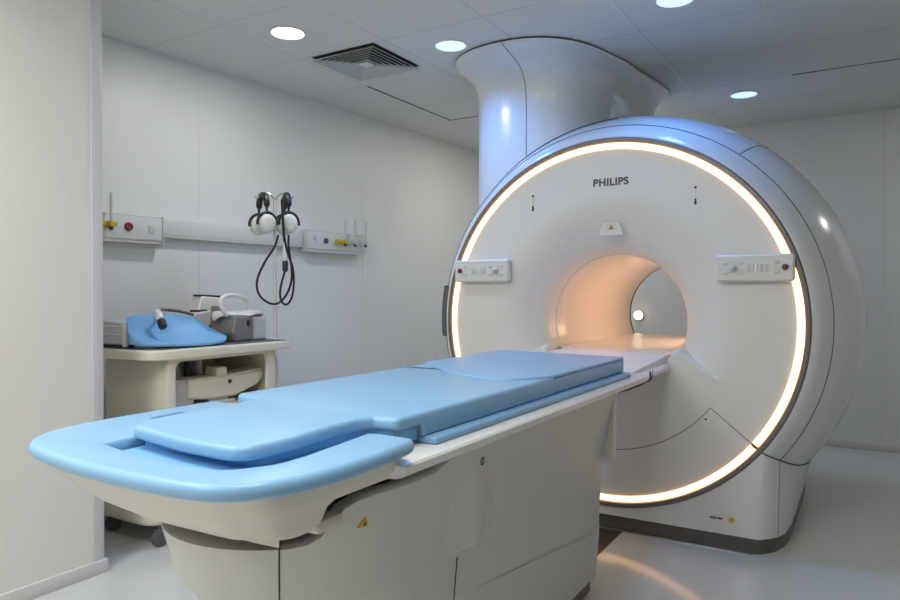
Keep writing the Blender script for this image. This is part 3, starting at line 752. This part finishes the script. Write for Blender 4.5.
# left coil former (pale ribbed box) under the blue sheet
bx = thing('coil_holder', 'pale ribbed box at the near end of the trolley top, left of the blue pad', 'coil', (-3.20, 2.07, T))
m_ = MB(); o = rpoly([(-3.33, 0), (-2.90, 0), (-2.90, .0), (-2.93, .115), (-3.33, .13)], .01, 3)
o = rpoly([(-3.34, T+.012), (-3.075, T+.012), (-3.08, T+.122), (-3.34, T+.136)], .012, 4)
prismY(m_, o, 2.035, 2.10, .006); m_.build('body', M['coilmid'], bx)
m_ = MB(); m_.box(-3.33, -3.10, 2.029, 2.036, T+.10, T+.108, .002); m_.box(-3.33, -3.10, 2.029, 2.036, T+.06, T+.066, .002); m_.build('ribs', M['coil'], bx)
m_ = MB(); m_.box(-3.10, -3.07, 2.027, 2.05, T+.004, T+.125, .006); m_.build('corner_post', M['coil'], bx)
m_ = MB(); m_.box(-3.33, -3.09, 2.045, 2.09, T, T+.014); m_.build('foot_bar', M['black'], bx)
# blue padded sheet, sagging
def sheet():
    NU, NV = 32, 18; v = []; f = []
    BC = smooth_path([(-3.045, 2.03, T+.03), (-2.97, 2.045, T+.020), (-2.885, 2.12, T+.018), (-2.850, 2.24, T+.018), (-2.85, 2.36, T+.020), (-2.885, 2.47, T+.024), (-2.94, 2.53, T+.03), (-2.96, 2.545, T+.032), (-2.97, 2.55, T+.035)], 4)
    TCV = smooth_path([(-3.06, 2.03, T+.150), (-3.09, 2.07, T+.158), (-3.12, 2.14, T+.160), (-3.12, 2.23, T+.158), (-3.11, 2.32, T+.155), (-3.06, 2.395, T+.145), (-3.02, 2.46, T+.10), (-2.99, 2.52, T+.06), (-2.97, 2.552, T+.040)], 4)
    for lay in (0, 1):
        for i in range(NU+1):
            for j in range(NV+1):
                u = i/NU; w = j/NV              # u along the trolley, w from the room side to the wall side
                bot = BC[i]; top = TCV[i]
                p = bot.lerp(top, w)
                sag = 4*w*(1-w)
                p.x -= .032*sag*math.sin(PI*u); p.z -= .032*sag*math.sin(PI*min(1, u*1.2))
                p.z -= .030*math.exp(-((u-.34)/.14)**2-((w-.62)/.22)**2)
                p.z += .004*math.sin(u*9+w*4)
                p.z = max(p.z, T+.004+(.012 if not lay else 0)); x, y, z = p
                v.append((x, y, z-(.010 if lay else 0)*(1)))
    n1 = (NU+1)*(NV+1)
    def id_(i, j, l): return l*n1+i*(NV+1)+j
    for i in range(NU):
        for j in range(NV):
            f.append((id_(i, j, 0), id_(i+1, j, 0), id_(i+1, j+1, 0), id_(i, j+1, 0)))
            f.append((id_(i, j, 1), id_(i, j+1, 1), id_(i+1, j+1, 1), id_(i+1, j, 1)))
    for i in range(NU):
        f.append((id_(i, 0, 0), id_(i, 0, 1), id_(i+1, 0, 1), id_(i+1, 0, 0))); f.append((id_(i, NV, 0), id_(i+1, NV, 0), id_(i+1, NV, 1), id_(i, NV, 1)))
    for j in range(NV):
        f.append((id_(0, j, 0), id_(0, j+1, 0), id_(0, j+1, 1), id_(0, j, 1))); f.append((id_(NU, j, 0), id_(NU, j, 1), id_(NU, j+1, 1), id_(NU, j+1, 0)))
    return MB().add(v, f)
sh = sheet().build('blue_coil_pad', M['blue2'], None, 60)
tag(sh, 'blue padded sheet draped along the front of the trolley top', 'pad')
cn = thing('coil_connector', 'white and black cable plug lying on the blue padded sheet', 'connector', (-2.98, 2.25, T+.10))
m_ = MB(); m_.tube([(-3.055, 2.19, T+.178), (-3.05, 2.19, T+.172), (-3.025, 2.19, T+.138), (-3.022, 2.19, T+.134)], [.014, .019, .020, .016], 12); m_.build('grip', M['coil'], cn)
m_ = MB(); m_.tube([(-3.024, 2.19, T+.136), (-3.018, 2.19, T+.126), (-3.002, 2.188, T+.098), (-2.999, 2.188, T+.094)], [.016, .021, .021, .017], 12); m_.build('plug', M['black'], cn)
m_ = MB(); m_.tube(smooth_path([(-3.05, 2.192, T+.172), (-3.09, 2.24, T+.182), (-3.13, 2.30, T+.180), (-3.15, 2.40, T+.170), (-3.13, 2.47, T+.150)], 6), .008, 8); m_.build('cable', M['brown'], cn)
# boxy coil in the middle
mc = thing('anterior_coil', 'upright white coil box with a dark slot on top behind the blue sheet', 'coil', (-3.15, 2.52, T))
m_ = MB(); prismX(m_, rpoly([(2.54, T), (2.70, T), (2.73, T+.12), (2.70, T+.24), (2.56, T+.25), (2.51, T+.11)], .015, 4), -3.26, -3.17, .008); m_.build('body', M['coil'], mc)
m_ = MB(); prismX(m_, rpoly([(2.57, T+.243), (2.70, T+.236), (2.71, T+.252), (2.55, T+.260)], .004, 3), -3.25, -3.18, .003); m_.build('lid', M['screen'], mc)
m_ = MB(); prismX(m_, rpoly([(2.47, T+.0), (2.60, T), (2.615, T+.06), (2.60, T+.170), (2.50, T+.160), (2.455, T+.118)], .015, 4), -3.24, -3.145, .008); m_.build('front_block', M['coilmid'], mc)
m_ = MB(); m_.box(-3.22, -3.16, 2.515, 2.585, T+.160, T+.175, .003); m_.build('window', M['screen'], mc)
m_ = MB(); m_.box(-3.148, -3.141, 2.585, 2.603, T+.06, T+.09, .002); m_.build('latch', M['black'], mc)
# head coil with handle
hc = thing('head_coil', 'white head coil with arched handle on a grey base, beside the pole', 'coil', (-3.02, 2.68, T))
m_ = MB(); o = rpoly([(2.555, T+.045), (2.60, T+.012), (2.72, T+.006), (2.74, T+.15), (2.60, T+.15)], .015, 4)
prismX(m_, rpoly([(2.585, T+.05), (2.615, T+.001), (2.735, T+.001), (2.735, T+.14), (2.60, T+.14)], .012, 4), -3.16, -2.955, .01); m_.build('base', M['coilgrey'], hc)
m_ = MB(); prismX(m_, rpoly([(2.735, T+.001), (2.84, T+.001), (2.84, T+.13), (2.735, T+.14)], .012, 4), -3.16, -2.96, .01); m_.build('end_block', M['coilmid'], hc)
m_ = MB()
bl = [(2.545, .135, .02), (2.57, .152, .05), (2.64, .148, .09), (2.70, .142, .11), (2.75, .152, .115), (2.80, .155, .10), (2.835, .145, .08)]
m_.loft([[(-3.055+w*.95*math.cos(a), y, T+z+.018*math.sin(a)) for a in [2*PI*k/20 for k in range(20)]] for y, z, w in bl]); m_.build('shell', M['coil'], hc, 60)
m_ = MB(); m_.tube(smooth_path([(-2.99, 2.58, T+.145), (-2.995, 2.54, T+.20), (-3.0, 2.55, T+.238), (-3.01, 2.61, T+.255), (-3.03, 2.70, T+.248), (-3.05, 2.77, T+.225), (-3.06, 2.80, T+.165)], 6), .0125, 12); m_.build('handle', M['coil'], hc)
m_ = MB(); m_.box(-2.957, -2.951, 2.685, 2.705, T+.085, T+.118, .002); m_.build('latch', M['black'], hc)
m_ = MB(); m_.box(-3.15, -3.10, 2.60, 2.63, T+.165, T+.195, .003); m_.build('connector', M['coilgrey'], hc)
# coil on the trolley shelf
S = .6185
sc_ = thing('leg_coil', 'long cream coil with a pointed end lying on the trolley shelf', 'coil', (-2.98, 2.49, S))
m_ = MB(); prismX(m_, rpoly([(2.270, S+.045), (2.430, S+.03), (2.570, S+.03), (2.730, S+.075), (2.770, S+.11), (2.770, S+.16), (2.490, S+.145), (2.270, S+.145)], [.02, .05, .05, .05, .02, .008, .05, .02], 5), -3.06, -2.91, .012); m_.build('body', M['cream'], sc_)
m_ = MB(); prismX(m_, rpoly([(2.455, S+.14), (2.530, S+.14), (2.525, S+.19), (2.465, S+.19)], .012, 4), -3.03, -2.93, .006); m_.build('knob', M['cream'], sc_)
MB().lathe([(.012, 0), (.012, .003), (.006, .005)], (-2.91, 2.525, S+.112), 'X', 20).build('screw', M['screen'], sc_)
m_ = MB(); prismX(m_, rpoly([(2.180, S+.002), (2.320, S+.002), (2.340, S+.14), (2.200, S+.145)], .025, 5), -3.08, -2.93, .015); m_.build('end_clamp', M['coilmid'], sc_)
m_ = MB(); prismX(m_, rpoly([(2.210, S), (2.570, S), (2.570, S+.016), (2.210, S+.016)], .004, 3), -3.07, -2.92, .003); m_.build('foot_rail', M['cream'], sc_)
m_ = MB(); m_.box(-3.04, -2.93, 2.41, 2.53, S+.014, S+.04, .006); m_.build('clamp_block', M['coilmid'], sc_)
hk = thing('hanging_coil_leads', 'pale coil leads with black ends standing at the near end of the trolley shelf', 'coil', (-3.12, 2.41, S))
for i, (yy, mm_) in enumerate(((2.34, M['coilmid']), (2.415, M['carttop']), (2.485, M['coil']))):
    m_ = MB(); m_.tube([(-3.13-.01*i, yy, S+.252), (-3.12, yy+.005, S+.22), (-3.12, yy+.01, S+.15), (-3.12, yy+.012, S+.0)], [.012, .017, .022, .018], 12); m_.build('lead', mm_, hk)

# ------------------------------------------------------------------ medical wall units
ang = math.atan(.24/3.65)
def wall_thing(name, label, cat, y, z, group=None):
    return thing(name, label, cat, (wallx(y), y, z), -ang, group)
def wl(t): # local frame: x out of the wall, y along the wall
    return wm(t)
def wbox(mb, t, x0, x1, y0, y1, z0, z1, b=0): mb.box(x0, x1, y0, y1, z0, z1, b, 2, wl(t)); return mb
def wpt(t, x, y, z): return wl(t) @ Vector((x, y, z))
def wlathe(t, prof, y, z, n=20):
    rings = [[wpt(t, h, y+r*math.cos(a), z+r*math.sin(a)) for a in [2*PI*k/n for k in range(n)]] for r, h in prof]
    m_ = MB(); m_.loft(rings); return m_
def flowmeter(t, y, z, body):
    k = wlathe(t, [(.020, .078), (.020, .092), (.014, .096), (.012, .115), (.016, .118), (.013, .128), (.001, .129)], y, z); o_ = k.build('gas_valve', body, t)
    m_ = MB(); m_.tube([wpt(t, .11, y, z+.002), wpt(t, .11, y, z+.165)], .0075, 10); m_.build('flow_tube', M['ceilgap'], o_)
    m_ = MB(); m_.tube([wpt(t, .11, y, z-.03), wpt(t, .11, y, z+.01)], .010, 10); m_.build('outlet', M['screen'], o_)
u1 = wall_thing('medical_gas_panel', 'white wall panel with yellow gas valve and red socket, beside the near wall corner', 'gas panel', 1.9, 1.475, 'medical gas panels on the left wall')
L1 = .60
m_ = MB(); wbox(m_, u1, .002, .072, 0, L1, 0, .152, .004); m_.build('housing', M['coil'], u1)
m_ = MB(); wbox(m_, u1, .070, .078, 0, L1-.004, .022, .146, .001); m_.build('front_panel', M['panel'], u1)
m_ = MB(); wbox(m_, u1, .0, .080, L1-.001, L1+.010, -.002, .156, .002); m_.build('end_cap', M['coilmid'], u1)
m_ = MB(); wbox(m_, u1, .071, .0785, 0, L1-.004, .1465, .1495); wbox(m_, u1, .071, .0785, 0, L1-.004, .0185, .0215); m_.build('edge_line', M['ceilgap'], u1)
flowmeter(u1, .285, .088, M['brassy'])
wlathe(u1, [(.022, .078), (.020, .10), (.012, .104)], .243, .092).build('yellow_knob', M['brassy'], u1)
wlathe(u1, [(.012, .078), (.010, .10), (.006, .104)], .318, .093).build('yellow_knob', M['brassy'], u1)
wlathe(u1, [(.024, .078), (.022, .088), (.017, .092), (.013, .088), (.001, .088)], .398, .085).build('red_socket', M['gasred'], u1)
m_ = MB(); wbox(m_, u1, .078, .081, .515, .548, .058, .102, .001); m_.build('switch', M['ceilgap'], u1)
u2 = wall_thing('medical_gas_panel', 'white wall panel with three thin flow tubes, at the far end of the trunking', 'gas panel', 3.60, 1.492, 'medical gas panels on the left wall')
L2 = .60
m_ = MB(); wbox(m_, u2, .002, .072, 0, L2, 0, .150, .004); m_.build('housing', M['coil'], u2)
m_ = MB(); wbox(m_, u2, .070, .078, .004, L2-.004, .022, .144, .001); m_.build('front_panel', M['panel'], u2)
m_ = MB(); wbox(m_, u2, .0, .080, -.010, .001, -.002, .154, .002); m_.build('end_cap', M['coilmid'], u2)
m_ = MB(); wbox(m_, u2, .071, .0785, .004, L2-.004, .1445, .1475); wbox(m_, u2, .071, .0785, .004, L2-.004, .0185, .0215); m_.build('edge_line', M['ceilgap'], u2)
m_ = MB(); wbox(m_, u2, .078, .081, .055, .085, .078, .118, .001); m_.build('switch', M['ceilgap'], u2)
wlathe(u2, [(.021, .078), (.019, .088), (.015, .092), (.011, .088), (.001, .088)], .175, .083).build('purple_socket', mat('gas_purple', srgb(92, 72, 88), .4), u2)
wlathe(u2, [(.022, .078), (.020, .10), (.012, .104)], .285, .08).build('yellow_knob', M['brassy'], u2)
flowmeter(u2, .345, .082, M['brassy'])
wlathe(u2, [(.012, .078), (.010, .10), (.006, .104)], .385, .078).build('yellow_knob', M['brassy'], u2)
flowmeter(u2, .45, .082, M['coilmid']); flowmeter(u2, .565, .085, M['coilmid'])
tr = wall_thing('wall_trunking', 'long white cable trunking on the left wall between the two gas panels', 'trunking', 2.52, 1.518)
m_ = MB(); wbox(m_, tr, .001, .050, 0, 1.06, .0, .112, .003); m_.build('channel', M['coil'], tr)
m_ = MB(); wbox(m_, tr, .049, .0525, 0, 1.06, .012, .10, .001); m_.build('cover_strip', M['panel'], tr)

# ------------------------------------------------------------------ round lamp on the back wall, seen through the tunnel
t = thing('wall_lamp', 'small round warm lamp on the back wall seen through the scanner tunnel', 'wall lamp', (-1.768, YB-.001, 1.0))
MB().lathe([(.045, 0), (.045, -.02), (.04, -.025)], (-1.768, YB-.001, 1.0), 'Y', 24).build('base', M['panel'], t)
MB().lathe([(.040, -.024), (.038, -.04), (.025, -.055), (.002, -.06)], (-1.768, YB-.001, 1.0), 'Y', 24).build('globe', M['lampwarm'], t)

# ------------------------------------------------------------------ camera and view
cd = bpy.data.cameras.new('camera'); co = bpy.data.objects.new('camera', cd); C.objects.link(co)
cd.sensor_width = 36; cd.lens = 27.6; cd.clip_start = .05
co.location = (0, 0, 1.2); co.rotation_euler = (math.radians(90-.58), 0, math.radians(31.33))
sc.camera = co
w = bpy.data.worlds.new('world'); sc.world = w; w.use_nodes = True
w.node_tree.nodes['Background'].inputs[0].default_value = (.6, .62, .65, 1)
w.node_tree.nodes['Background'].inputs[1].default_value = .3
vs = sc.view_settings; vs.view_transform = 'Standard'; vs.look = 'None'; vs.exposure = -.3; vs.gamma = 1; vs.use_curve_mapping = False
